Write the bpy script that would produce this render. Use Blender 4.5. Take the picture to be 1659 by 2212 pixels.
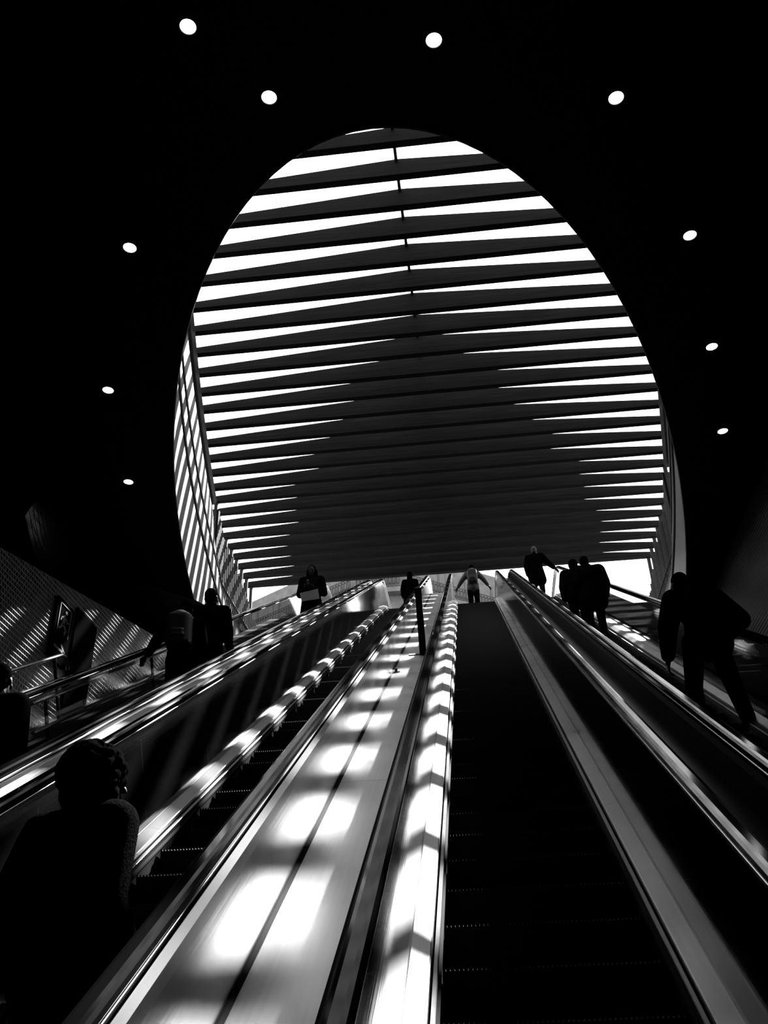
import bpy, bmesh, math, random
from mathutils import Vector, Matrix
random.seed(7)
C = bpy.context.scene.collection
scene = bpy.context.scene
for o in list(bpy.data.objects): bpy.data.objects.remove(o)

# ---------------------------------------------------------------- camera
cam_data = bpy.data.cameras.new('camera'); cam = bpy.data.objects.new('camera', cam_data); C.objects.link(cam)
cam_data.sensor_fit = 'VERTICAL'; cam_data.sensor_height = 36.0; cam_data.sensor_width = 27.0
cam_data.lens = 2011.0 / 2212.0 * 36.0
cam_data.clip_end = 500
_r = Vector((0.99355467, 0.11031257, -0.02608159)); _d = Vector((-0.0797898, 0.5171659, -0.85215786)); _f = Vector((-0.08051522, 0.84874647, 0.52263441))
cam.matrix_world = Matrix(((_r.x, -_d.x, -_f.x, 0), (_r.y, -_d.y, -_f.y, 0), (_r.z, -_d.z, -_f.z, 2.23), (0, 0, 0, 1)))
scene.camera = cam
# ---------------------------------------------------------------- light
SUN_E, SKY_E, LAMP_E = 60.0, 4.0, 5.0
world = bpy.data.worlds.new('sky'); scene.world = world; world.use_nodes = True
world.node_tree.nodes['Background'].inputs[0].default_value = (1, 1, 1, 1)
world.node_tree.nodes['Background'].inputs[1].default_value = SKY_E
sl = bpy.data.lights.new('sun', 'SUN'); sun = bpy.data.objects.new('sun', sl); C.objects.link(sun)
sl.energy = SUN_E; sl.angle = math.radians(0.6)
SUN_DIR = Vector((0.325, 0.79, 1.0))
sun.rotation_euler = SUN_DIR.to_track_quat('Z', 'Y').to_euler(); sun.location = (10, 24, 40)
# ---------------------------------------------------------------- exposure
vs = scene.view_settings
vs.view_transform = 'Standard'; vs.look = 'None'; vs.gamma = 1.0; vs.exposure = 0.0; vs.use_curve_mapping = False
scene.display_settings.display_device = 'sRGB'
cy = scene.cycles
cy.max_bounces = 6; cy.diffuse_bounces = 3; cy.glossy_bounces = 4; cy.transparent_max_bounces = 12; cy.transmission_bounces = 4
cy.caustics_reflective = False; cy.caustics_refractive = False; cy.sample_clamp_indirect = 3.0

# ---------------------------------------------------------------- materials
def new_mat(name):
    m = bpy.data.materials.new(name); m.use_nodes = True
    nt = m.node_tree; return m, nt, nt.nodes['Principled BSDF']
def g(v): return (v, v, v, 1)
def mat(name, base, rough=0.5, metal=0.0, spec=0.5, ior=None, noise=None, bump=None, stretch=(1, 1, 1)):
    m, nt, b = new_mat(name)
    b.inputs['Base Color'].default_value = g(base); b.inputs['Roughness'].default_value = rough
    b.inputs['Metallic'].default_value = metal; b.inputs['Specular IOR Level'].default_value = spec
    if ior: b.inputs['IOR'].default_value = ior
    if noise or bump:
        tc = nt.nodes.new('ShaderNodeTexCoord'); mp = nt.nodes.new('ShaderNodeMapping'); mp.inputs['Scale'].default_value = stretch
        nt.links.new(tc.outputs['Object'], mp.inputs[0])
        n = nt.nodes.new('ShaderNodeTexNoise'); n.inputs['Scale'].default_value = 1.0; n.inputs['Detail'].default_value = 6
        nt.links.new(mp.outputs[0], n.inputs[0])
        if noise:
            mr = nt.nodes.new('ShaderNodeMapRange'); mr.inputs[1].default_value = .3; mr.inputs[2].default_value = .7
            mr.inputs[3].default_value = base * (1 - noise); mr.inputs[4].default_value = base * (1 + noise)
            nt.links.new(n.outputs[0], mr.inputs[0]); nt.links.new(mr.outputs[0], b.inputs['Base Color'])
        if bump:
            bp = nt.nodes.new('ShaderNodeBump'); bp.inputs['Strength'].default_value = bump; bp.inputs['Distance'].default_value = .01
            nt.links.new(n.outputs[0], bp.inputs['Height']); nt.links.new(bp.outputs[0], b.inputs['Normal'])
    return m
def steel(name, base, rough, period=2.6, joint=.004, metal=1.0, ior=1.5):
    """brushed sheet metal with dark joints across the slope and grain running along it"""
    m, nt, b = new_mat(name); L = nt.links.new; N = nt.nodes.new
    b.inputs['Metallic'].default_value = metal; b.inputs['IOR'].default_value = ior
    tc = N('ShaderNodeTexCoord')
    dot = N('ShaderNodeVectorMath'); dot.operation = 'DOT_PRODUCT'; dot.inputs[1].default_value = (0, .866, .5); L(tc.outputs['Object'], dot.inputs[0])
    dv = N('ShaderNodeMath'); dv.operation = 'DIVIDE'; dv.inputs[1].default_value = period; L(dot.outputs['Value'], dv.inputs[0])
    fr = N('ShaderNodeMath'); fr.operation = 'FRACT'; L(dv.outputs[0], fr.inputs[0])
    lt = N('ShaderNodeMath'); lt.operation = 'LESS_THAN'; lt.inputs[1].default_value = joint / period * 2; L(fr.outputs[0], lt.inputs[0])
    cx_ = N('ShaderNodeCombineXYZ'); sx = N('ShaderNodeSeparateXYZ'); L(tc.outputs['Object'], sx.inputs[0])
    nrm = N('ShaderNodeVectorMath'); nrm.operation = 'DOT_PRODUCT'; nrm.inputs[1].default_value = (0, -.5, .866); L(tc.outputs['Object'], nrm.inputs[0])
    def sc(sock, k):
        q = N('ShaderNodeMath'); q.operation = 'MULTIPLY'; q.inputs[1].default_value = k; L(sock, q.inputs[0]); return q.outputs[0]
    L(sc(sx.outputs[0], 60), cx_.inputs[0]); L(sc(dot.outputs['Value'], 1.3), cx_.inputs[1]); L(sc(nrm.outputs['Value'], 60), cx_.inputs[2])
    n = N('ShaderNodeTexNoise'); n.inputs['Scale'].default_value = 1; n.inputs['Detail'].default_value = 4; L(cx_.outputs[0], n.inputs[0])
    n2 = N('ShaderNodeTexNoise'); n2.inputs['Scale'].default_value = 1.7; n2.inputs['Detail'].default_value = 5; L(tc.outputs['Object'], n2.inputs[0])
    ad = N('ShaderNodeMath'); ad.operation = 'MULTIPLY_ADD'; ad.inputs[1].default_value = .5; L(n.outputs[0], ad.inputs[0]); L(sc(n2.outputs[0], .5), ad.inputs[2])
    mr = N('ShaderNodeMapRange'); mr.inputs[1].default_value = .3; mr.inputs[2].default_value = .7; mr.inputs[3].default_value = base * .8; mr.inputs[4].default_value = base * 1.15
    L(ad.outputs[0], mr.inputs[0])
    mix = N('ShaderNodeMix'); mix.data_type = 'RGBA'; L(lt.outputs[0], mix.inputs[0]); L(mr.outputs[0], mix.inputs[6]); mix.inputs[7].default_value = g(.01)
    L(mix.outputs[2], b.inputs['Base Color'])
    rr = N('ShaderNodeMapRange'); rr.inputs[1].default_value = .3; rr.inputs[2].default_value = .7; rr.inputs[3].default_value = rough * .8; rr.inputs[4].default_value = rough * 1.25
    L(n2.outputs[0], rr.inputs[0]); L(rr.outputs[0], b.inputs['Roughness'])
    bp = N('ShaderNodeBump'); bp.inputs['Strength'].default_value = .15; bp.inputs['Distance'].default_value = .002; L(n.outputs[0], bp.inputs['Height']); L(bp.outputs[0], b.inputs['Normal'])
    return m
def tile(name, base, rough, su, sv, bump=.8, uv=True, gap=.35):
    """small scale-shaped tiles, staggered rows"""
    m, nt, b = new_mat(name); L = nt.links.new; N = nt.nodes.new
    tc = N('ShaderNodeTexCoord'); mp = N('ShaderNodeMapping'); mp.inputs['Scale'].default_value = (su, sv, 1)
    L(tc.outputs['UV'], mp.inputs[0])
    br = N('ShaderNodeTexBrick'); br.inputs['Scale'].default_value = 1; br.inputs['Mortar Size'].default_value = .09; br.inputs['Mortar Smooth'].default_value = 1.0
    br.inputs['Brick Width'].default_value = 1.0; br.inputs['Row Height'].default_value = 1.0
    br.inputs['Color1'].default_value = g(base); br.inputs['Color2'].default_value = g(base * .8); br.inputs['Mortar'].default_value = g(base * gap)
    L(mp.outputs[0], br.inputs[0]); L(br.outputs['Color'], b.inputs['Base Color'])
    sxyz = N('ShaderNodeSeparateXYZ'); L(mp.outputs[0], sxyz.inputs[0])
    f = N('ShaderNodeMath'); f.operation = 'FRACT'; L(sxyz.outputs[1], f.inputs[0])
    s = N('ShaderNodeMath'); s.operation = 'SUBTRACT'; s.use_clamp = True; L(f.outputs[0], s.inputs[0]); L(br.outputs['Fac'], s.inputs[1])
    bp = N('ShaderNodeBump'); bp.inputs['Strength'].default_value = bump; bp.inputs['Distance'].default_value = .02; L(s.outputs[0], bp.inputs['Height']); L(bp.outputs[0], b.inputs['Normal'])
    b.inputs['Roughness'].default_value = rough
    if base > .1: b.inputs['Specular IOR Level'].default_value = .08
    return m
def emit(name, v):
    m, nt, b = new_mat(name); b.inputs['Base Color'].default_value = g(.8); b.inputs['Emission Color'].default_value = (1, 1, 1, 1); b.inputs['Emission Strength'].default_value = v
    return m
def glass(name, tint=.95, refl=.5, rough=.02):
    m = bpy.data.materials.new(name); m.use_nodes = True; nt = m.node_tree; nt.nodes.clear(); N = nt.nodes.new; L = nt.links.new
    out = N('ShaderNodeOutputMaterial'); mx = N('ShaderNodeMixShader'); tr = N('ShaderNodeBsdfTransparent'); gl = N('ShaderNodeBsdfGlossy'); fr = N('ShaderNodeFresnel')
    tr.inputs[0].default_value = g(tint); gl.inputs['Roughness'].default_value = rough; fr.inputs[0].default_value = 1.5
    ml = N('ShaderNodeMath'); ml.operation = 'MULTIPLY'; ml.inputs[1].default_value = refl; L(fr.outputs[0], ml.inputs[0])
    L(ml.outputs[0], mx.inputs[0]); L(tr.outputs[0], mx.inputs[1]); L(gl.outputs[0], mx.inputs[2]); L(mx.outputs[0], out.inputs[0])
    return m
M = dict(
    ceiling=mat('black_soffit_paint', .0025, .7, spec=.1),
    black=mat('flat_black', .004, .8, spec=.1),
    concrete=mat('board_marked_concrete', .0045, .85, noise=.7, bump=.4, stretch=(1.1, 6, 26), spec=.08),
    beam_metal=mat('dark_steel_bar', .006, .5, metal=.5),
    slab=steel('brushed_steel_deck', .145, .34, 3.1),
    deck=steel('brushed_steel_trim', .075, .33, 6.2),
    panel=steel('polished_dark_side_panel', .003, .07, 1.55, .005, metal=0.0, ior=1.6),
    outer=steel('satin_steel_cladding', .12, .2, 2.05, .009),
    rubber=mat('handrail_rubber', .002, .09, ior=1.11),
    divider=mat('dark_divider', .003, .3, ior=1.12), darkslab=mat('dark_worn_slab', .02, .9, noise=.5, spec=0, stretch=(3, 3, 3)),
    rubber_boosted_reflection=mat('handrail_rubber_boosted_reflection', .002, .09, ior=1.6),  # same rubber, reflectivity raised to put a bright sky reflection into two rails
    chrome=mat('bright_guide_strip', .28, .18, metal=1),
    step=mat('dark_step_metal', .005, .55, metal=.4),
    comb=mat('ribbed_landing_metal', .02, .5, metal=.6),
    brush=mat('brush_bristle', .004, .9, spec=.05),
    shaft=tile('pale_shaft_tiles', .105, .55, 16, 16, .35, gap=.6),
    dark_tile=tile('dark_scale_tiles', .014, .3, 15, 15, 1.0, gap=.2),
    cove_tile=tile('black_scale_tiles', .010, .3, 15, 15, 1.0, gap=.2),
    trimdark=mat('dark_trim_metal', .004, .5, metal=.3),
    glass=glass('clear_glass', .8, .4), roofglass=glass('roof_glass', .97, .25),
    lamp=emit('lamp_lens', LAMP_E), lamprim=mat('lamp_rim', .03, .35, metal=.8),
    stone=mat('facade_stone', .06, .8, noise=.3, bump=.3, stretch=(2, 2, 2)), iron=mat('wrought_iron', .004, .6), windowdark=mat('window_pane_dark', .02, .1), zinc=mat('zinc_roof', .05, .5),
    paving=mat('street_paving', .06, .8, noise=.2, stretch=(1, 1, 1)), slat=mat('dark_slat', .003, .6, spec=.15),
    cloth=mat('black_wool', .002, .95, noise=.4, bump=.4, stretch=(90, 90, 90), spec=0), cloth2=mat('dark_cotton', .0025, .9, noise=.3, bump=.2, stretch=(60, 60, 60), spec=0),
    fuzzy=mat('fuzzy_knit', .0028, .95, noise=.6, bump=.9, stretch=(120, 120, 120), spec=0),
    pale=mat('pale_cotton', .06, .9, noise=.2, bump=.2, stretch=(40, 40, 40)), skin=mat('skin', .012, .6, noise=.1, stretch=(30, 30, 30), spec=.08), hair=mat('dark_hair', .002, .8, noise=.3, bump=.6, stretch=(150, 150, 30), spec=0),
    bag=mat('dark_nylon', .004, .5, bump=.3, stretch=(40, 40, 40)), paper=mat('white_paper', .12, .8), shoe=mat('shoe_leather', .003, .4),
    sign=mat('dark_sign_face', .0025, .8, spec=0), signmark=mat('pale_sign_mark', .018, .8), greycloth=mat('grey_canvas', .03, .85, noise=.2, bump=.2, stretch=(50, 50, 50)),
)
# ---------------------------------------------------------------- builders
def tag(o, label=None, cat=None, group=None, kind=None):
    if label: o['label'] = label
    if cat: o['category'] = cat
    if group: o['group'] = group
    if kind: o['kind'] = kind
    return o
def empty(name, loc, label, cat, group=None):
    o = bpy.data.objects.new(name, None); C.objects.link(o); o.location = loc; o.empty_display_size = .2
    return tag(o, label, cat, group)
def top_loc(p):
    v = Vector((0, 0, 0))
    while p is not None: v = v + p.location; p = p.parent
    return v
def build(name, vf, m, parent=None, smooth=False, uvs=None):
    """world-space verts and faces -> one mesh object, placed under its parent"""
    vs_, fs = vf; me = bpy.data.meshes.new(name)
    off = top_loc(parent) if parent is not None else Vector((0, 0, 0))
    me.from_pydata([tuple(Vector(v) - off) for v in vs_], [], fs); me.materials.append(m)
    if uvs:
        ul = me.uv_layers.new(name='UVMap')
        for l in me.loops: ul.data[l.index].uv = uvs[l.vertex_index]
    bm = bmesh.new(); bm.from_mesh(me); bmesh.ops.recalc_face_normals(bm, faces=bm.faces); bm.to_mesh(me); bm.free()
    if smooth:
        for p in me.polygons: p.use_smooth = True
    o = bpy.data.objects.new(name, me); C.objects.link(o)
    if parent is not None: o.parent = parent
    return o
def structure(name, vf, m, uvs=None, smooth=False):
    o = build(name, vf, m, None, smooth, uvs); o['kind'] = 'structure'; return o
def join(*vfs):
    V, F = [], []
    for v, f in vfs:
        n = len(V); V += list(v); F += [tuple(i + n for i in q) for q in f]
    return V, F
def box(x0, x1, y0, y1, z0, z1):
    v = [(x, y, z) for x in (x0, x1) for y in (y0, y1) for z in (z0, z1)]
    return v, [(0, 1, 3, 2), (4, 6, 7, 5), (0, 4, 5, 1), (2, 3, 7, 6), (0, 2, 6, 4), (1, 5, 7, 3)]
def tube(pts, r, n=8):
    pts = [Vector(p) for p in pts]; V = []; F = []
    for i, p in enumerate(pts):
        t = (pts[min(i + 1, len(pts) - 1)] - pts[max(i - 1, 0)]).normalized()
        a = t.cross(Vector((0, 0, 1)));
        if a.length < 1e-3: a = t.cross(Vector((1, 0, 0)))
        a.normalize(); b = t.cross(a)
        for k in range(n):
            q = 2 * math.pi * k / n; V.append(tuple(p + a * math.cos(q) * r + b * math.sin(q) * r))
    for i in range(len(pts) - 1):
        for k in range(n): F.append((i * n + k, i * n + (k + 1) % n, (i + 1) * n + (k + 1) % n, (i + 1) * n + k))
    F.append(tuple(range(n))); F.append(tuple((len(pts) - 1) * n + k for k in range(n)))
    return V, F
COS, SIN = math.cos(math.pi / 6), .5
S_TOP, R_TOP = 25.35, 2.0            # where the incline ends, and the radius of the bend
def frame(s):
    """point of the step line at arc length s, with its tangent angle"""
    if s <= S_TOP: return .965 + s * COS, .559 + s * SIN, math.pi / 6
    y0, z0 = .965 + S_TOP * COS, .559 + S_TOP * SIN
    arc = R_TOP * math.pi / 6
    a = math.pi / 6 - min(s - S_TOP, arc) / R_TOP
    y = y0 + R_TOP * (math.sin(math.pi / 6) - math.sin(a)); z = z0 + R_TOP * (math.cos(a) - math.cos(math.pi / 6))
    if s > S_TOP + arc: y += s - S_TOP - arc
    return y, z, a
def P(x, s, m):
    y, z, a = frame(s); return (x, y - math.sin(a) * m, z + math.cos(a) * m)
LAND_Z = frame(S_TOP + 2)[1]
ARC = R_TOP * math.pi / 6
def srange(s0, s1):
    a = [s0] if s0 < S_TOP else []
    q = s0
    while q + 2.5 < min(s1, S_TOP): q += 2.5; a.append(q)
    if s1 > S_TOP:
        a += [S_TOP + ARC * k / 8 for k in range(9)]
        if s1 > S_TOP + ARC: a.append(s1)
    else: a.append(s1)
    return a
def sweep(profile, s0, s1):
    """closed (x, m) profile carried along the slope"""
    ss = srange(s0, s1); n = len(profile); V = [P(x, s, m) for s in ss for x, m in profile]; F = []
    for i in range(len(ss) - 1):
        for k in range(n): F.append((i * n + k, i * n + (k + 1) % n, (i + 1) * n + (k + 1) % n, (i + 1) * n + k))
    F.append(tuple(range(n))); F.append(tuple((len(ss) - 1) * n + k for k in range(n)))
    return V, F
def rect(x0, x1, m0, m1): return [(x0, m0), (x1, m0), (x1, m1), (x0, m1)]
ORD = 'first second third fourth fifth sixth seventh eighth ninth tenth eleventh twelfth thirteenth fourteenth fifteenth sixteenth seventeenth eighteenth nineteenth twentieth twenty-first twenty-second twenty-third twenty-fourth twenty-fifth'.split()

# ================================================================ the setting
CX = -.56; Z_C = 10.23; Z_R = 15.83; D0 = 10.3
X_L, X_R, Y_B = -8.2, 7.0, -8.0
def W(y): t = max(y - 5.79, 0); return math.sqrt(max(t * (2.86 - .068 * t), 0))
def WR(y): return min(math.sqrt(max(2.15 * (y - 3.5), 0)), 6.36)
ys = sorted([5.79 + (k / 40) ** 2 * 18.2 for k in range(41)] + [20.69, 20.71])
V, F, U = [], [], []
def quad(a, b, c, d):
    n = len(V); V.extend([a, b, c, d]); F.append((n, n + 1, n + 2, n + 3)); U.extend([(p[0], p[1]) for p in (a, b, c, d)])
quad((X_L, Y_B, Z_C), (X_R, Y_B, Z_C), (X_R, 5.79, Z_C), (X_L, 5.79, Z_C))
for a, b in zip(ys, ys[1:]):
    quad((X_L, a, Z_C), (CX - W(a), a, Z_C), (CX - W(b), b, Z_C), (X_L, b, Z_C)); quad((CX + W(a), a, Z_C), (X_R, a, Z_C), (X_R, b, Z_C), (CX + W(b), b, Z_C))
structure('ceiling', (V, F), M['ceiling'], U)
# shaft walls: from the lip of the opening up to the canopy
def shaft(name, sgn, y_end):
    yy = [y for y in ys if y <= y_end]; V, F, U = [], [], []; arc = 0; prev = None
    zs = [Z_C, 11.6, 13.0, 14.4, Z_R + .05]
    for y in yy:
        for z in zs:
            if y > 20.7: z = min(z, LAND_Z - .02)
            k = (z - Z_C) / (Z_R - Z_C); w = W(y) * (1 - k) + max(WR(y), W(y)) * k
            V.append((CX + sgn * w, y, z))
        if prev is not None: arc += (Vector(V[-5]) - prev).length
        prev = Vector(V[-5]); U += [(arc, z) for z in zs]
    n = len(zs)
    for i in range(len(yy) - 1):
        for j in range(n - 1): F.append((i * n + j, (i + 1) * n + j, (i + 1) * n + j + 1, i * n + j + 1))
    return structure(name, (V, F), M['shaft'], U, True)
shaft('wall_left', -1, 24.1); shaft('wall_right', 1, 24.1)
def rib(name, sgn, kz, wid, y0, y1, mtl):
    pts = []
    for y in ys:
        if y0 <= y <= y1:
            w = W(y) * (1 - kz) + max(WR(y), W(y)) * kz; pts.append((CX + sgn * (w - .01), y, Z_C + kz * (Z_R - Z_C)))
    structure(name, tube(pts, wid, 6), mtl)
for i, (kz, wd) in enumerate(((.42, .035), (.62, .03), (.985, .13))):
    rib('trim_%d' % (1 + i), -1, kz, wd, 7.5, 20.7 if kz > .6 else 22.5, M['trimdark']); rib('trim_%d' % (4 + i), 1, kz, wd, 7.5, 20.7 if kz > .6 else 22.5, M['trimdark'])
lip = [(CX - W(y), y, Z_C) for y in reversed(ys)] + [(CX + W(y), y, Z_C) for y in ys[1:]]
structure('trim_7', tube(lip, .02, 6), M['trimdark'])
# unseen slab added over the shaft's near end to block skylight; hall walls, floors
structure('roof', box(X_L, X_R, 4.5, 9.55, Z_R, Z_R + .5), M['black'])
def wall_x(name, x, y0, y1, z0, z1, m):
    structure(name, ([(x, y0, z0), (x, y1, z0), (x, y1, z1), (x, y0, z1)], [(0, 1, 2, 3)]), m, [(y0, z0), (y1, z0), (y1, z1), (y0, z1)])
def low_wall(name, x0, x1, y0, y1, zt):
    V = []; F = []; U = []
    for y in (y0, y1):
        for x, z in ((x0, zt(y) - 5.5), (x0, zt(y)), (x1, zt(y)), (x1, zt(y) - 5.5)): V.append((x, y, z)); U.append((y, z + (0.3 if x == x1 else 0)))
    F = [(0, 1, 5, 4), (1, 2, 6, 5), (2, 3, 7, 6), (0, 3, 2, 1), (4, 5, 6, 7)]
    structure(name, (V, F), M['dark_tile'], U)
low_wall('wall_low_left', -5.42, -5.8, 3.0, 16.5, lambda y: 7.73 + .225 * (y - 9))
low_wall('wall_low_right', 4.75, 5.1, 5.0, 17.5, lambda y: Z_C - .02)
# tiled cove band under the outer edge of the ceiling
OUT = [(-6.8, 11.85), (-7.09, 12.75), (-7.43, 14.2), (-7.55, 15.34), (-7.06, 16.49), (-6.59, 17.39)]
V, F, U = [], [], []; arc = 0
for i, (x, y) in enumerate(OUT):
    if i: arc += math.dist(OUT[i], OUT[i - 1])
    wdt = .25 + 1.75 * min(i, 4) / 4
    for k in range(6):
        q = k / 5; V.append((x + wdt * q * .95, y - wdt * q * .45, Z_C - .03 - .22 * (1 - q) ** 2)); U.append((arc, wdt * q))
for i in range(len(OUT) - 1):
    for k in range(5): a = i * 6 + k; F.append((a, a + 6, a + 7, a + 1))
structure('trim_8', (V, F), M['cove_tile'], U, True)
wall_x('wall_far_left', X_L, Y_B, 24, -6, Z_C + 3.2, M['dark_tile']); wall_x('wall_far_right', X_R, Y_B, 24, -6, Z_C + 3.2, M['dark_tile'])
structure('wall_back', ([(X_L, Y_B, -6), (X_R, Y_B, -6), (X_R, Y_B, Z_C), (X_L, Y_B, Z_C)], [(0, 1, 2, 3)]), M['black'])
structure('floor', sweep(rect(X_L, X_R, -.9, -.7), -9.5, S_TOP + ARC + .5), M['black'])
structure('floor_landing', box(X_L, X_R, frame(S_TOP + ARC + .25)[0], 27.5, LAND_Z - .4, LAND_Z - .02), M['comb'])
structure('floor_street', box(-60, 60, 27.5, 110, LAND_Z - .4, LAND_Z - .02), M['paving'])

# ================================================================ canopy
DB = [10.3, 10.977, 11.654, 12.331, 13.02, 13.71, 14.39, 15.06, 15.73, 16.4, 17.04, 17.71, 18.38, 19.04, 19.68, 20.35, 20.97, 21.61, 22.26, 22.92, 23.55, 24.17, 24.8, 25.44, 26.07]
NB = len(DB)
def gtop(x, y): return Z_R + max(.158 + .07 * (WR(y) - abs(x - CX)) - max(0, 12.2 - y) * .025, .1) + .025
for i in range(NB):
    y1 = DB[i]; y0 = y1 - .14
    wl = WR(y0) + .12; xs = [CX - wl, CX - wl * .5, CX - .04, CX + wl * .5, CX + wl]
    def top(x): return gtop(x, y1) - .025
    V = [(x, y, z) for y in (y0, y1) for x in xs for z in (Z_R, top(x))]; n = len(xs); F = []
    for k in range(n - 1):
        a = 2 * k; b = 2 * n + a
        F += [(a, a + 2, a + 3, a + 1), (b, b + 1, b + 3, b + 2), (a, b, b + 2, a + 2), (a + 1, a + 3, b + 3, b + 1)]
    F += [(0, 1, 2 * n + 1, 2 * n), (2 * n - 2, 4 * n - 2, 4 * n - 1, 2 * n - 1)]
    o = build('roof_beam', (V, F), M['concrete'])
    tag(o, 'dark board-marked roof beam, %s counted down from the top of the oval opening' % ORD[i], 'roof beam', 'beams of the slatted canopy')
yE = DB[-1]
tag(build('ridge_bar', tube([(CX - .06, 9.5, gtop(CX, 9.5) - .06), (CX - .06, 14, gtop(CX, 14) - .06), (CX - .06, 19, gtop(CX, 19) - .06), (CX - .06, yE, gtop(CX, yE) - .06)], .03, 8), M['beam_metal']), 'thin dark ridge bar crossing the bright gaps at the middle of the canopy', 'bar')
for sgn, nm in ((-1, 'left'), (1, 'right')):
    r = empty('canopy_glazing', (CX, 9.6, Z_R), 'clear glass sheet over the %s half of the beamed canopy' % nm, 'glass roof')
    xo = CX + sgn * 6.3
    gy = [9.6, 12, 15, 18, 21, yE]; pv = [(x, y, gtop(CX + sgn * min(abs(x - CX), WR(y)), y)) for y in gy for x in (CX, xo)]
    build('pane', (pv, [(2 * k, 2 * k + 1, 2 * k + 3, 2 * k + 2) for k in range(len(gy) - 1)]), M['roofglass'], r)
    for xb in ((-2.9, -5.15) if sgn < 0 else (1.75, 4.0)):
        for dx in (0, .07): build('glazing_bar', tube([(xb + dx, y, gtop(xb, y) + .02) for y in gy], .005, 6), M['chrome'], r)
# posts under the last beams, slatted fences on both rims
for sgn, nm in ((-1, 'left'), (1, 'right')):
    n = 0
    for i in range(16, NB):
        y = DB[i] - .05; x = CX + sgn * (WR(y) - .12)
        tag(build('canopy_post', box(x - .045, x + .045, y - .045, y + .045, LAND_Z - .2, Z_R), M['slat']),
            'dark square canopy post on the %s rim, %s along from the shaft wall' % (nm, ORD[n]), 'post', 'canopy posts'); n += 1
    fence = empty('slat_fence', (CX + sgn * 6, 24, LAND_Z), 'fence of tall dark upright slats along the %s edge of the exit' % nm, 'fence')
    for k in range(44):
        y = 20.6 + k * .17; x = CX + sgn * (WR(y) - .22)
        hgt = 1.9 - max(0, k - 18) * .045 + .06 * math.sin(k * 2.1)
        build('slat', box(x - .03, x + .03, y - .022, y + .022, LAND_Z - .2, LAND_Z + hgt), M['slat'], fence)
    build('rail', tube([(CX + sgn * (WR(20.6 + k * .83) - .26), 20.6 + k * .83, LAND_Z + .55) for k in range(10)], .025), M['slat'], fence)

# ================================================================ downlights
def disc(x, y, z, r, n=28): return [(x + r * math.cos(2 * math.pi * k / n), y + r * math.sin(2 * math.pi * k / n), z) for k in range(n)]
LIGHTS = [(-2.04, 4.57, 'topmost on the left of the oval opening'), (-1.48, 5.34, 'just above the upper left curve of the opening'), (-3.41, 6.96, 'left of the upper beams'),
          (-4.54, 9.32, 'farthest left, halfway down the opening'), (-5.03, 11.5, 'lowest one left of the opening'), (.11, 4.97, 'above the tip, right of middle'),
          (1.81, 5.77, 'above the upper right curve of the opening'), (2.81, 7.62, 'right of the upper beams'), (3.41, 9.57, 'second from the bottom, right side'), (3.92, 11.49, 'lowest and farthest right of the opening')]
for x, y, t in LIGHTS:
    r = empty('downlight', (x, y, Z_C), 'glowing round downlight in the black ceiling, ' + t, 'ceiling light', 'downlights around the oval opening')
    V = disc(x, y, Z_C - .001, .088) + disc(x, y, Z_C - .012, .082) + disc(x, y, Z_C - .012, .074) + disc(x, y, Z_C - .003, .07); n = 28; F = []
    for a in range(3):
        for k in range(n): F.append((a * n + k, a * n + (k + 1) % n, (a + 1) * n + (k + 1) % n, (a + 1) * n + k))
    build('rim', (V, F), M['lamprim'], r); build('lens', (disc(x, y, Z_C - .004, .072), [tuple(range(n))]), M['lamp'], r)

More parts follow.
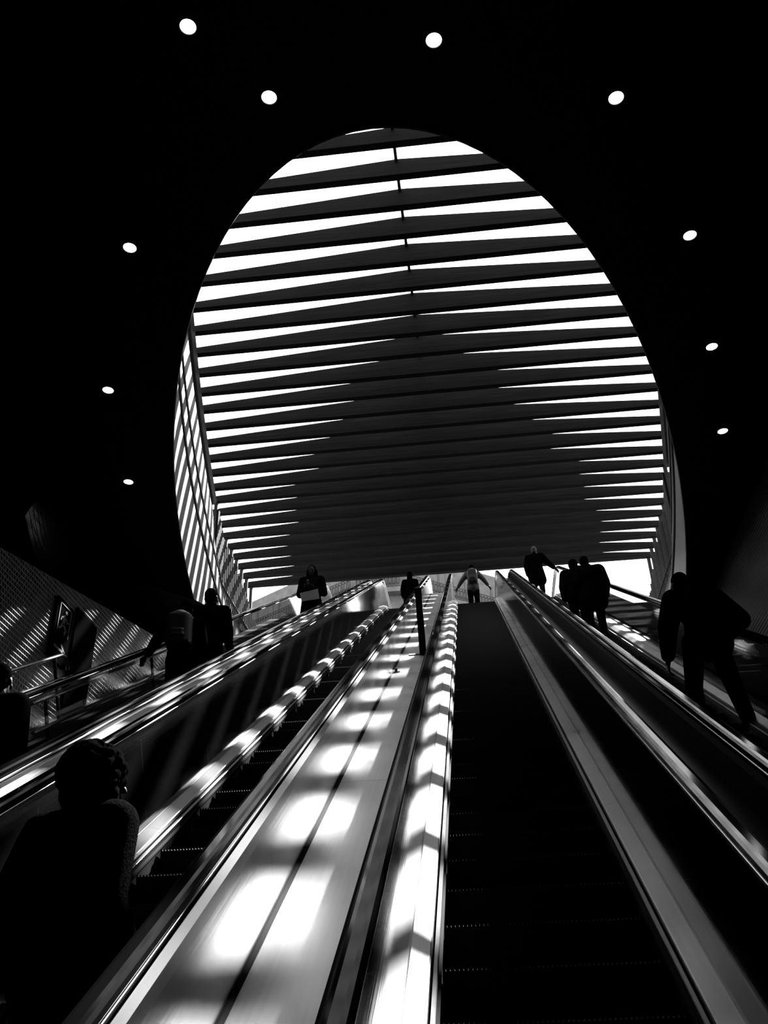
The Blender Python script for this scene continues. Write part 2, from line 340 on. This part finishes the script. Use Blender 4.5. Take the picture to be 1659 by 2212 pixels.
# ================================================================ escalators
S0 = -2.5
def step_mesh():
    me = None; V, F = [], []; w = .485; nr = 48; d = .405; rise = .4 * math.tan(math.pi / 6)
    xs = []
    for k in range(nr):                      # cleats across the tread
        a = -w + 2 * w * k / nr; b = a + w / nr * 1.0; xs += [(a, 0), (b, 0), (b, -.01), (a + 2 * w / nr, -.01)]
    n = len(xs)
    V = [(x, 0, z) for x, z in xs] + [(x, d, z) for x, z in xs] + [(x, .03 + (0 if z == 0 else .008), -rise - .02) for x, z in xs]
    for k in range(n - 1): F += [(k, k + 1, n + k + 1, n + k), (k, 2 * n + k, 2 * n + k + 1, k + 1)]
    me = bpy.data.meshes.new('step'); me.from_pydata(V, [], F); me.materials.append(M['step']); return me
STEP = step_mesh()
def escalator(x0, label, clear_left=False, clear_right=False, clad='outer'):
    cx = x0 + .5; base = Vector(P(cx, 0, 0))
    root = empty('escalator', base, label, 'escalator', 'parallel escalators')
    k = -5
    while True:
        y = .2 + k * .4
        s = (y - .965) / COS
        if y > 23.6: break
        if s <= S_TOP: z = y * math.tan(math.pi / 6)
        else:
            z = LAND_Z
            for q in range(40):
                yy, zz, _ = frame(S_TOP + ARC * q / 39)
                if yy >= y: z = zz; break
        o = bpy.data.objects.new('step', STEP); C.objects.link(o); o.parent = root; o.location = Vector((cx, y, z)) - base; k += 1
    yl = frame(S_TOP + ARC)[0]
    build('comb_plate', box(x0, x0 + 1, yl - .2, yl + 1.4, LAND_Z - .06, LAND_Z + .004), M['comb'], root)
    for xs, sg, clear in ((x0, -1, clear_left), (x0 + 1, 1, clear_right)):
        def pr(pts): return [(xs + sg * a, m) for a, m in pts]
        E1 = S_TOP + ARC + 1.2
        build('skirt', sweep(pr([(0, -.3), (.02, -.3), (.02, .05), (.004, .05), (0, .046)]), S0, E1), M['deck'], root)
        build('skirt_brush', sweep(pr([(-.012, .0), (.0, -.004), (.0, .014), (-.012, .012)]), S0, E1), M['brush'], root)
        build('inner_deck', sweep(pr([(.03, .03), (.125, .05), (.125, .105), (.118, .105), (.036, .082), (.03, .078)]), S0, E1), M['deck'], root)
        build('side_panel', sweep(pr([(.125, .06), (.137, .06), (.137, .765), (.125, .765)]), S0, E1 + .35), M['glass'] if clear else M['panel'], root)
        build('handrail_guide', sweep(pr([(.098, .765), (.164, .765), (.164, .778), (.15, .792), (.112, .792), (.098, .778)]), S0, E1 + .3), M['chrome'], root)
        rail = [(.09, .80), (.094, .789), (.104, .789), (.104, .796), (.158, .796), (.158, .789), (.168, .789), (.172, .80), (.170, .818), (.160, .828), (.146, .832), (.116, .832), (.102, .828), (.092, .818)]
        build('handrail', sweep(pr(rail), S0, E1 + .35), M['rubber_boosted_reflection' if .5 < xs < 2 else 'rubber'], root)  # rails either side of the right divider take the raised reflection
        # newel: the handrail's half-circle return at the top landing
        ys_, zs_ = P(0, E1 + .35, .40)[1:]
        nv, nf = [], []; nq = len(rail); Q = 14
        for q in range(Q + 1):
            an = math.pi / 2 - math.pi * q / Q
            for a, m in rail:
                rr = m - .40; nv.append((xs + sg * a, ys_ + rr * math.cos(an), zs_ + rr * math.sin(an)))
        for q in range(Q):
            for kk in range(nq): nf.append((q * nq + kk, q * nq + (kk + 1) % nq, (q + 1) * nq + (kk + 1) % nq, (q + 1) * nq + kk))
        build('handrail_return', (nv, nf), M['rubber'], root)
        pv = [(xs + sg * a, ys_ + .355 * math.cos(math.pi / 2 - math.pi * q / Q), zs_ + .355 * math.sin(math.pi / 2 - math.pi * q / Q)) for a in (.125, .137) for q in range(Q + 1)]
        pf = [tuple(range(Q + 1)), tuple(range(Q + 1, 2 * Q + 2))] + [(q, q + 1, Q + 2 + q, Q + 1 + q) for q in range(Q)]
        build('newel_panel', (pv, pf), M['glass'] if clear else M['panel'], root)
        if not clear:
            build('outer_guide', sweep(pr([(.172, .70), (.205, .70), (.205, .752), (.172, .764)]), S0, E1), M['chrome'] if x0 < -1 else M['brush'], root)
            build('outer_panel', sweep(pr([(.185, -.2), (.198, -.2), (.198, .70), (.185, .70)]), S0, E1), M['brush'] if x0 > 1 or (x0 > -1 and sg > 0) else M['outer'], root)
        else:
            build('outer_deck', sweep(pr([(.137, .05), (.3, .05), (.3, .09), (.137, .10)]), S0, E1), M['deck'], root)
    return root
escalator(-3.77, 'far left escalator with a clear glass left side, a couple riding it', clear_left=True)
escalator(-2.15, 'escalator left of the wide sunlit steel slab, curly haired rider on it')
escalator(-.25, 'black escalator in the right foreground, nobody on its wide dark steps')
escalator(1.40, 'far right escalator with clear right side, large bending figure riding it', clear_right=True, clad='panel')
def slab(x0, x1, m1, label, mtl, groove=None, name='divider_slab', th=.05):
    r = empty(name, Vector(P((x0 + x1) / 2, 0, m1)), label, 'divider')
    if groove:
        build('slab_sheet', sweep(rect(groove + .012, x1, m1 - th, m1), S0, S_TOP + ARC + 1.2), mtl, r)
        build('joint', sweep(rect(x0, groove + .012, m1 - th, m1 + .004), S0, S_TOP + ARC + 1.2), M['brush'], r)
    else:
        build('slab_sheet', sweep(rect(x0, x1, m1 - th, m1), S0, S_TOP + ARC + 1.2), mtl, r)
    return r
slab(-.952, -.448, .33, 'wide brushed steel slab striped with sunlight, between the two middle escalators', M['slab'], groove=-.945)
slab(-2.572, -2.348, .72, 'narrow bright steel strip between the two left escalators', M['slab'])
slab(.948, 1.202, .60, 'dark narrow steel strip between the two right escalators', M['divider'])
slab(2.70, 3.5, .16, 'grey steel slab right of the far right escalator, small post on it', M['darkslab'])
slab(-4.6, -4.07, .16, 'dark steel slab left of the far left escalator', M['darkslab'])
# anti-slide bollards
def bollard(x, s, m, h, label):
    b = Vector(P(x, s, m)); r = empty('bollard', b, label, 'bollard')
    nrm = Vector((0, -SIN, COS)); tan = Vector((0, COS, SIN)); ex = Vector((1, 0, 0))
    def bx(cx, w, d, z0, z1):
        return [tuple(b + ex * (cx + i * w) + tan * (j * d) + nrm * k) for i in (-.5, .5) for j in (-.5, .5) for k in (z0, z1)], box(0, 1, 0, 1, 0, 1)[1]
    build('post', bx(0, .09, .05, .012, h), M['slat'], r); build('cap', bx(0, .096, .056, h, h + .06), M['slat'], r); build('base_plate', bx(-.07, .24, .12, 0, .012), M['slat'], r)
bollard(-.64, 12.6, .33, .84, 'black square post standing on the sunlit steel slab left of middle')
bollard(2.86, 13.6, .16, .62, 'black square post on the grey slab behind the large bending figure')
def stopper(x, s, m, label):
    b = Vector(P(x, s, m)); r = empty('slide_stopper', b, label, 'stud'); nrm = Vector((0, -SIN, COS))
    build('stem', tube([b, b + nrm * .05], .018, 10), M['chrome'], r); build('foot', tube([b, b + nrm * .008], .05, 12), M['chrome'], r)
stopper(-.9, 11.1, .33, 'small metal stud on the steel slab just below the black post')

# ================================================================ left side stairs, rails, sign, door
tag(structure('staircase', sweep(rect(-5.42, -4.6, -.3, -.05), S0, S_TOP), M['trimdark']), 'dark fixed stair flight left of the escalators')
def wall_rail(x, m, s0, s1, label):
    r = empty('stair_rail', Vector(P(x, s0, m)), label, 'handrail')
    for dm, nm in ((0, 'rail'), (-.28, 'lower_rail')):
        pts = [P(x, s, m + dm) for s in (s0, s0 + 2, (s0 + s1) / 2, s1 - .4, s1)] + [P(x - .02, s1 + .15, m + dm - .05), P(x - .02, s1 + .2, m + dm - .2)]
        build(nm, tube(pts, .024, 8), M['chrome'], r)
    for s in (s0 + .3, (s0 + s1) / 2, s1 - .2): build('stanchion', tube([P(x, s, -.05), P(x, s, m)], .02, 8), M['trimdark'], r)
wall_rail(-4.95, .82, 3.0, 11.0, 'steel double handrail of the stairs at the far left edge')
wall_rail(-4.2, .62, 8.6, 15.5, 'thin steel handrail seen through the glass side of the far left escalator')
# emergency exit sign on the left wall
sx = -5.42
SY, SZ = 10.62, 7.02          # lower near corner of the sign board
sr = empty('exit_sign', (sx, SY, SZ), 'dark upright exit sign, pale running figure above an arrow, on the left tiled wall', 'sign')
build('board', box(sx, sx + .04, SY, SY + .5, SZ, SZ + .86), M['sign'], sr)
def onwall(pts, th=.006):
    n = len(pts); pts = [(SY + .03 + (y - 15.56) * .8, SZ + .06 + (z - 8.40) * .55) for y, z in pts]
    return [(sx + .042, y, z) for y, z in pts] + [(sx + .042 + th, y, z) for y, z in pts], [tuple(range(n)), tuple(range(n, 2 * n))] + [(k, (k + 1) % n, n + (k + 1) % n, n + k) for k in range(n)]
def limb(y0, z0, y1, z1, w):
    dy, dz = y1 - y0, z1 - z0; l = math.hypot(dy, dz); ny, nz = -dz / l * w, dy / l * w
    return onwall([(y0 + ny, z0 + nz), (y1 + ny, z1 + nz), (y1 - ny, z1 - nz), (y0 - ny, z0 - nz)])
fig = [limb(15.62, 9.02, 15.62, 9.74, .012), limb(15.62, 9.74, 16.05, 9.74, .012), limb(16.05, 9.74, 16.05, 9.02, .012), limb(15.85, 9.5, 15.8, 9.27, .045), limb(15.8, 9.28, 15.93, 9.17, .028), limb(15.93, 9.17, 15.9, 9.05, .026),
       limb(15.8, 9.28, 15.73, 9.15, .028), limb(15.73, 9.15, 15.66, 9.1, .026), limb(15.85, 9.48, 15.95, 9.38, .02), limb(15.95, 9.38, 16.02, 9.42, .018), limb(15.84, 9.48, 15.73, 9.42, .02), limb(15.73, 9.42, 15.7, 9.32, .018),
       onwall([(15.88 + .05 * math.cos(q * math.pi / 6), 9.6 + .05 * math.sin(q * math.pi / 6)) for q in range(12)])]
build('running_figure', join(*fig), M['signmark'], sr)
build('arrow', join(limb(15.6, 8.62, 16.0, 8.62, .03), limb(16.0, 8.62, 15.85, 8.77, .03), limb(16.0, 8.62, 15.85, 8.47, .03)), M['signmark'], sr)
structure('door_1', join(box(sx, sx + .03, 11.25, 11.95, 6.3, 8.0)), M['sign'])

# ================================================================ street building beyond the exit
bx0, by0 = -4.4, 58.0
br = empty('apartment_building', (bx0, by0, LAND_Z), 'pale stone corner building with wrought iron balconies seen past the escalator tops', 'building')
def wing(ax, ay, ang, length, sgn):
    """a facade wing running back from its corner"""
    ux, uy = sgn * math.cos(ang), math.sin(ang); nx, ny = -uy * sgn * 1.0, -abs(ux)
    nx, ny = (uy, -ux) if sgn > 0 else (-uy, ux)      # outward (towards the viewer)
    def pt(a, d, z): return (ax + ux * a + nx * d, ay + uy * a + ny * d, z)
    def slabp(a0, a1, d0, d1, z0, z1): return [pt(a, d, z) for a in (a0, a1) for d in (d0, d1) for z in (z0, z1)], box(0, 1, 0, 1, 0, 1)[1]
    ztop = 34.6
    build('wall', slabp(0, length, -6, 0, LAND_Z, ztop), M['stone'], br)
    for fl in range(5):
        z = 17.2 + fl * 3.55
        build('cornice', slabp(-.2, length, -.1, .75, z - .35, z), M['stone'], br)
        nw = max(int(length / 2.4), 1)
        irons = [slabp(-.1, length, .62, .68, z + .98, z + 1.04), slabp(-.1, length, .63, .67, z + .08, z + .12)]
        for q in range(int(length / .28)):
            a = .05 + q * .28
            irons.append(tube([pt(a, .65, z + .1), pt(a, .65, z + 1.0)], .045, 5))
            irons.append(tube([pt(a + .14 + .1 * math.cos(t), .65, z + .55 + .3 * math.sin(t)) for t in [k * math.pi / 4 for k in range(9)]], .05, 4))
        build('balcony_railing', join(*irons), M['iron'], br)
        for q in range(nw):
            a = .7 + q * 2.4
            wd = build('window', slabp(a, a + 1.2, -.02, .06, z + .05, z + 2.35), M['pale'], br)
            build('pane', join(slabp(a + .1, a + .55, .05, .08, z + .15, z + 2.25), slabp(a + .65, a + 1.1, .05, .08, z + .15, z + 2.25)), M['windowdark'], wd)
wing(bx0, by0, math.radians(38), 10.2, 1)
wing(bx0 - 3.2, by0, math.radians(35), 26, -1)
wing(bx0 - 3.2, by0, 0.0, 3.2, 1)

# ================================================================ people
def hull(bm, pts):
    vs_ = [bm.verts.new(p) for p in pts]
    r = bmesh.ops.convex_hull(bm, input=vs_)
    bmesh.ops.delete(bm, geom=[e for e in r['geom_interior'] if isinstance(e, bmesh.types.BMVert)], context='VERTS')
SPH = []
for a in range(1, 7):
    for b in range(12):
        t = math.pi * a / 7; p = 2 * math.pi * (b + .5 * (a % 2)) / 12; SPH.append(Vector((math.sin(t) * math.cos(p), math.sin(t) * math.sin(p), math.cos(t))))
SPH += [Vector((0, 0, 1)), Vector((0, 0, -1))]
class Blob:
    """capsules and ellipsoids fused into one continuous skin"""
    def __init__(s): s.bm = bmesh.new()
    def cap(s, p, q, r1, r2):
        p = Vector(p); q = Vector(q); hull(s.bm, [p + v * r1 for v in SPH] + [q + v * r2 for v in SPH]); return s
    def chain(s, pts, rs):
        for i in range(len(pts) - 1): s.cap(pts[i], pts[i + 1], rs[i], rs[i + 1])
        return s
    def ell(s, c, r, rot=None):
        c = Vector(c); hull(s.bm, [c + ((rot @ Vector((v.x * r[0], v.y * r[1], v.z * r[2]))) if rot else Vector((v.x * r[0], v.y * r[1], v.z * r[2]))) for v in SPH]); return s
    def done(s, name, m, parent, xf, voxel=.012, smooth=3):
        me = bpy.data.meshes.new(name); s.bm.to_mesh(me); s.bm.free()
        t = bpy.data.objects.new('tmp', me); C.objects.link(t)
        r = t.modifiers.new('r', 'REMESH'); r.mode = 'VOXEL'; r.voxel_size = voxel
        if smooth: k = t.modifiers.new('s', 'SMOOTH'); k.factor = .5; k.iterations = smooth
        bpy.context.view_layer.update()
        dg = bpy.context.evaluated_depsgraph_get(); out = bpy.data.meshes.new_from_object(t.evaluated_get(dg))
        bpy.data.objects.remove(t); bpy.data.meshes.remove(me)
        out.name = name; out.transform(xf); out.materials.clear(); out.materials.append(m)
        for p in out.polygons: p.use_smooth = True
        o = bpy.data.objects.new(name, out); C.objects.link(o)
        if parent is not None: o.parent = parent
        return o
def V3(*a): return Vector(a)
def hand(B, wr, d, palm, side, curl):
    """palm, four bent fingers of different lengths and a thumb; d along the hand, palm = facing of the palm"""
    d = d.normalized(); palm = (palm - d * palm.dot(d)).normalized(); w = d.cross(palm).normalized() * side
    B.cap(wr, wr + d * .03, .024, .026)
    for k in (-1, -.33, .33, 1): B.cap(wr + d * .02 + w * k * .012, wr + d * .085 + w * k * .028, .016, .0125)
    for k, ln in ((-1, .060), (-.33, .072), (.33, .078), (1, .068)):
        p = wr + d * .088 + w * k * .028; dd = d.copy(); r = .0098
        for j, f in enumerate((.45, .32, .23)):
            a = curl * (.55 + .35 * j); dd = (dd * math.cos(a) + palm * math.sin(a)).normalized(); q = p + dd * ln * f * 1.05; B.cap(p, q, r, r * .9); p = q; r *= .9
    p = wr + d * .03 + w * .022; q = p + (d * .6 + w * .75 + palm * .35).normalized() * .042; B.cap(p, q, .0145, .0115); B.cap(q, q + (d * .85 + w * .1 + palm * .5).normalized() * .034, .0112, .009)
def person(label, x, k, H, yaw, J=None, head=(0, 0), hair='short', top='jacket', legs='trousers', coat=None, topm='cloth', legm='cloth2', puff=1.0, palms=None, curl=.5, group=None, dy=.22, yz=None, hairm='hair'):
    """feet on tread k of the escalator at x; yaw 0 looks up the slope"""
    if yz: Y, Z = yz
    else: Y = .2 + .4 * k + dy; Z = (.2 + .4 * k) * math.tan(math.pi / 6)
    root = empty('person', (x, Y, Z), label, 'person', group)
    f = H / 1.72
    j = dict(pelvis=(0, 0, .95), waist=(0, .01, 1.09), chest=(0, .0, 1.28), neck=(0, -.005, 1.46), head=(0, .03, 1.605),
             shr=(.175, 0, 1.405), elr=(.235, -.04, 1.13), wrr=(.235, .06, .90), shl=(-.175, 0, 1.405), ell=(-.235, -.04, 1.13), wrl=(-.235, .06, .90),
             hpr=(.088, 0, .92), knr=(.10, .03, .50), anr=(.105, -.02, .085), hpl=(-.088, 0, .92), knl=(-.10, .03, .50), anl=(-.105, -.02, .085))
    if J: j.update(J)
    j = {a: Vector(b) for a, b in j.items()}
    xf = Matrix.Rotation(math.radians(yaw), 4, 'Z') @ Matrix.Scale(f, 4)
    hr = Matrix.Rotation(math.radians(head[0]), 3, 'Z') @ Matrix.Rotation(math.radians(head[1]), 3, 'X')
    hc = j['head']
    def hp(a, b, c): return hc + hr @ Vector((a, b, c))
    B = Blob()
    B.ell(hp(0, -.008, .022), (.074, .094, .098), hr).ell(hp(0, .022, -.045), (.058, .068, .072), hr).ell(hp(0, .058, -.088), (.03, .028, .022), hr)
    B.cap(hp(0, .082, .012), hp(0, .106, -.026), .010, .0145).cap(hp(-.03, .074, .026), hp(.03, .074, .026), .014, .014)
    B.cap(hp(-.02, .083, -.055), hp(.02, .083, -.055), .009, .009).cap(hp(-.017, .082, -.067), hp(.017, .082, -.067), .009, .009)
    for sd in (-1, 1): B.ell(hp(.075 * sd, -.006, -.008), (.013, .022, .034), hr).ell(hp(.045 * sd, .058, -.02), (.022, .02, .02), hr)
    B.cap(j['neck'] - V3(0, 0, .03), hp(0, -.012, -.05), .062, .054)
    B.chain([j['pelvis'], j['waist'], j['chest']], [.135, .125, .135]).cap(j['chest'] + V3(0, 0, .05), j['neck'] - V3(0, 0, .05), .12, .06)
    for q in 'rl':
        sd = 1 if q == 'r' else -1
        B.cap(j['neck'] - V3(0, 0, .045), j['sh' + q], .055, .058).chain([j['sh' + q], j['el' + q]], [.055, .041]).chain([j['el' + q], j['wr' + q]], [.041, .027])
        B.cap(j['chest'], j['sh' + q] - V3(.03 * sd, 0, .06), .12, .065)
        d = (j['wr' + q] - j['el' + q]); pal = Vector(palms[q]) if palms and q in palms else V3(-sd, 0, 0)
        hand(B, j['wr' + q], d, pal, -sd if palms and q in palms and pal.z < -.5 else sd, curl)
        B.chain([j['hp' + q], j['kn' + q]], [.088, .058]).chain([j['kn' + q], j['an' + q]], [.056, .04])
        toe = j['an' + q] + V3(.03 * sd, .15, -.055); B.cap(j['an' + q] - V3(0, .03, .04), toe, .036, .026)
    B.done('body', M['skin'], root, xf, .0095, 2)
    # clothing
    G = Blob(); p = puff * .022
    G.chain([j['pelvis'] + V3(0, 0, -.03), j['waist'], j['chest']], [.148 + p, .135 + p, .145 + p]).cap(j['chest'] + V3(0, 0, .05), j['neck'] - V3(0, 0, .04), .125 + p, .075 + p * .3)
    for q in 'rl':
        sd = 1 if q == 'r' else -1
        G.cap(j['neck'] - V3(0, 0, .045), j['sh' + q], .062 + p * .5, .066 + p).cap(j['chest'], j['sh' + q] - V3(.03 * sd, 0, .06), .13 + p, .075 + p)
        wr = j['wr' + q]; el = j['el' + q]; G.chain([j['sh' + q], el, el + (wr - el) * .86], [.066 + p, .053 + p, .040 + p * .6])
        G.cap(j['pelvis'] + V3(.06 * sd, 0, -.05), j['waist'] + V3(.04 * sd, 0, 0), .115 + p, .11 + p)
    if coat:
        for sd in (-1, 1): G.cap(j['pelvis'] + V3(.05 * sd, 0, 0), V3(j['pelvis'].x * .6 + .08 * sd, j['pelvis'].y, coat), .125 + p, .135 + p)
    if top == 'hood':
        G.ell(hp(0, -.025, .03), (.098, .105, .125), hr).cap(hp(0, -.06, -.06), j['neck'] - V3(0, .03, .02), .085, .09)
    else: G.cap(j['neck'] + V3(0, -.01, -.03), j['neck'] + V3(0, -.005, .02), .078, .07)
    G.done('jacket' if not coat else 'coat', M[topm], root, xf, .013, 3)
    T = Blob()
    if legs == 'skirt': T.cap(j['pelvis'], V3(0, 0, .55), .15, .19)
    for q in 'rl': T.cap(j['pelvis'] + V3(.03 * (1 if q == 'r' else -1), 0, 0), j['hp' + q], .12, .105).chain([j['hp' + q], j['kn' + q], j['an' + q] + V3(0, 0, .02)], [.105, .078, .064])
    T.done('trousers', M[legm], root, xf, .013, 3)
    for q in 'rl':
        sd = 1 if q == 'r' else -1; S = Blob(); a = j['an' + q]
        S.cap(a + V3(0, -.045, -.045), a + V3(.03 * sd, .15, -.06), .045, .034).cap(a + V3(0, -.01, .0), a + V3(.01 * sd, .05, -.04), .048, .04); S.done('shoe', M['shoe'], root, xf, .012, 2)
    if hair:
        A = Blob(); A.ell(hp(0, -.022, .038), (.082, .094, .094), hr).ell(hp(0, -.045, -.02), (.074, .062, .075), hr)
        if hair == 'long': A.chain([hp(0, -.05, .0), hp(0, -.075, -.12), hp(0, -.08, -.26)], [.08, .095, .085]); A.chain([hp(-.07, .0, .0), hp(-.085, .01, -.16)], [.04, .045]); A.chain([hp(.07, .0, .0), hp(.085, .01, -.16)], [.04, .045])
        if hair == 'bun': A.ell(hp(0, -.1, .09), (.045, .045, .045))
        if hair == 'curly':
            rnd = random.Random(3)
            A.ell(hp(0, -.03, .03), (.115, .12, .11), hr).ell(hp(0, -.06, -.06), (.10, .08, .08), hr)
            for n in range(340):
                t = rnd.uniform(0, 6.283); zz = rnd.uniform(-.75, 1); rr = math.sqrt(1 - zz * zz)
                c = V3(math.cos(t) * rr * .122, math.sin(t) * rr * .125 - .03, zz * .118 + .03)
                if c.y > .09 and c.z < .0: continue
                A.ell(hp(*c), [rnd.uniform(.012, .022)] * 3)
            for n in range(26):
                sd = rnd.choice((-1, 1)); a0 = hp(.095 * sd + rnd.uniform(-.02, .03), rnd.uniform(-.06, .10), -.02)
                pts = [a0 + V3(.012 * math.cos(q * 1.3 + n), .012 * math.sin(q * 1.3 + n), -.013 * q) for q in range(9)]; A.chain(pts, [.007] * 9)
        A.done('hair', M[hairm], root, xf, .008 if hair == 'curly' else .011, 1 if hair == 'curly' else 2)
    root['_yaw'] = yaw
    def world(p): return Matrix.Translation((x, Y, Z)) @ (xf @ Vector(p))
    return root, world, xf
def backpack(label, W_, xf, c=(0, -.22, 1.22), m='bag', h=.22, w=.15, strap=True):
    r = empty('backpack', W_(c), label, 'backpack'); c = Vector(c); R3 = xf
    B = Blob(); hull(B.bm, [V3(a * w * .62 * (1 - .12 * (b > 0)), yy, b * h * .75) + v * rr for a in (-1, 1) for b in (-1, 1) for yy, rr in ((.02, .07), (-.07, .055)) for v in SPH]); B.ell((0, -.03, h * .75), (w * .8, .09, .1)); B.done('pack', M[m], r, R3, .014, 5)
    B = Blob(); B.cap(V3(-w * .4, -.1, -h * .45), V3(w * .4, -.1, -h * .45), .05, .05).cap(V3(-w * .4, -.1, -h * .2), V3(w * .4, -.1, -h * .2), .045, .045); B.done('front_pocket', M[m], r, R3, .014, 3)
    if strap:
        for sd in (-1, 1):
            B = Blob(); B.chain([V3(sd * .1, .06, h * .85), V3(sd * .115, .2, .225 + .03), V3(sd * .13, .355, .12), V3(sd * .15, .36, -.1), V3(sd * .17, .2, -.2), V3(sd * .11, .04, -.2)], [.016] * 6); B.done('strap', M[m], r, R3, .012, 1)
    return r
SL = .23  # one tread up
# left edge rider, mostly out of frame
person('dark person at the left edge of the picture, only head and shoulder in frame', -3.17, 13, 1.60, 0, hair='short', puff=1.3)
# curly haired rider
r, w_, xf = person('person with curly dark hair and fuzzy knit top, seen from behind at the lower left', -1.41, 7, 1.56, -22,
       J=dict(elr=(.225, -.06, 1.12), wrr=(.14, .16, 1.02), ell=(-.25, -.06, 1.14), wrl=(-.20, .16, 1.10), head=(.03, .035, 1.6), knr=(.1, .05, .5)), head=(-48, -4), hair='curly', topm='fuzzy', puff=1.5,
       palms=dict(r=(0, 0, -1), l=(.6, 0, -.8)))
bg = empty('shoulder_bag', w_((-.27, .05, 1.05)), 'dark shoulder bag hanging at the left side of the curly haired person', 'bag')
Blob().cap((-.03, -.1, 0), (-.03, .12, 0), .07, .07).cap((-.03, -.12, -.14), (-.03, .14, -.14), .075, .075).done('bag_body', M['bag'], bg, xf, .013, 3)
Blob().chain([(-.02, -.12, .05), (.03, -.09, .28), (.07, -.04, .40), (.06, .06, .38), (-.02, .12, .06)], [.014] * 5).done('strap', M['bag'], bg, xf, .011, 1)
# couple on the far left escalator
person('tall person with short hair behind the backpacker, on the far left escalator', -3.36, 26, 1.78, 12, J=dict(wrr=(.26, .12, .95)), head=(-25, 0), hair='short', top='jacket')
r, w_, xf = person('person with dark backpack, left arm stretched to the handrail, far left escalator', -3.42, 24, 1.68, 4,
       J=dict(ell=(-.33, .02, 1.22), wrl=(-.48, .16, 1.08), elr=(.24, .0, 1.12), wrr=(.2, .16, 1.0)), palms=dict(l=(0, 0, -1)), hair='short')
backpack('dark nylon backpack on the person with the outstretched arm, far left escalator', w_, xf)
# woman coming down with a phone and a pale bag
r, w_, xf = person('long haired person in dark coat holding a phone, far left escalator top', -3.2, 42, 1.80, 180,
       J=dict(elr=(.24, -.02, 1.12), wrr=(.10, .22, 1.14), ell=(-.24, -.02, 1.12), wrl=(-.08, .24, 1.12)), head=(0, -22), hair='long', coat=.55, puff=1.2, palms=dict(r=(-.6, 0, .8), l=(.6, 0, .8)))
ph = empty('phone', w_((.02, .31, 1.18)), 'dark phone in the hands of the long haired person', 'phone'); Blob().cap((0, -.02, -.05), (0, .04, .05), .02, .02).done('case', M['bag'], ph, xf, .01, 0)
pb = empty('folder', w_((0, .26, .95)), 'pale paper folder held in front of the long haired person', 'folder')
build('sheet', ([tuple(w_(p)) for p in [(-.2, .235, .86), (.15, .235, .83), (.19, .26, 1.0), (-.17, .26, 1.07), (-.2, .255, .86), (.15, .255, .83), (.19, .28, 1.0), (-.17, .28, 1.07)]], [(0, 1, 2, 3), (4, 5, 6, 7), (0, 1, 5, 4), (1, 2, 6, 5), (2, 3, 7, 6), (3, 0, 4, 7)]), M['paper'], pb)
# hooded person at the top of the left middle escalator
person('hooded dark person at the top of the left middle escalator', -1.62, 0, 1.62, 0, top='hood', hair=None, coat=.6, yz=(24.5, LAND_Z + .004))
# backpacker at the top of the foreground escalator
r, w_, xf = person('person in pale jacket with arms spread to both handrails, top of the foreground escalator', .22, 0, 1.62, 0, yz=(24.3, LAND_Z + .004),
       J=dict(elr=(.33, .0, 1.2), wrr=(.47, .10, 1.02), ell=(-.33, .0, 1.2), wrl=(-.47, .10, 1.02)), palms=dict(r=(0, 0, -1), l=(0, 0, -1)), topm='pale', hair='short')
backpack('grey backpack on the pale jacketed person at the escalator top', w_, xf, m='greycloth')
# rider high on the far right escalator
person('dark person standing alone high on the far right escalator, hand on the rail', 1.92, 55, 1.72, -10, J=dict(elr=(.32, .02, 1.2), wrr=(.48, .14, 1.06)), palms=dict(r=(0, 0, -1)), hair='short', hairm='greycloth', coat=.7, puff=1.6)
# pair on the far right escalator
person('left one of two people close together on the far right escalator, in puffy jacket', 1.97, 37, 1.58, 0, top='hood', hair=None, puff=2.4)
r, w_, xf = person('right one of two people close together on the far right escalator, bulky dark coat', 2.17, 36, 1.68, 0, J=dict(head=(-.05, .05, 1.60), wrl=(-.2, .1, .95)), hair='short', coat=.8, puff=2.6)
# large bending figure
person('large dark figure from behind, elbow bent, legs apart on the far right escalator', 2.12, 20, 1.80, 4,
       J=dict(pelvis=(.10, -.06, .93), waist=(.11, -.03, 1.07), chest=(.09, .02, 1.26), neck=(.05, .07, 1.44), head=(.01, .14, 1.56), shl=(-.11, .05, 1.37), ell=(-.22, .01, 1.08), wrl=(-.25, .10, .80), shr=(.26, .04, 1.37), elr=(.42, -.06, 1.10), wrr=(.27, .10, .96),
              hpl=(-.04, -.05, .90), knl=(-.10, .0, .50), anl=(-.12, -.03, .085), hpr=(.16, -.05, .90), knr=(.24, -.02, .48), anr=(.30, -.06, .085)), hair='short', puff=1.9, curl=.9, head=(10, -15))
for o in bpy.data.objects:
    if '_yaw' in o: del o['_yaw']
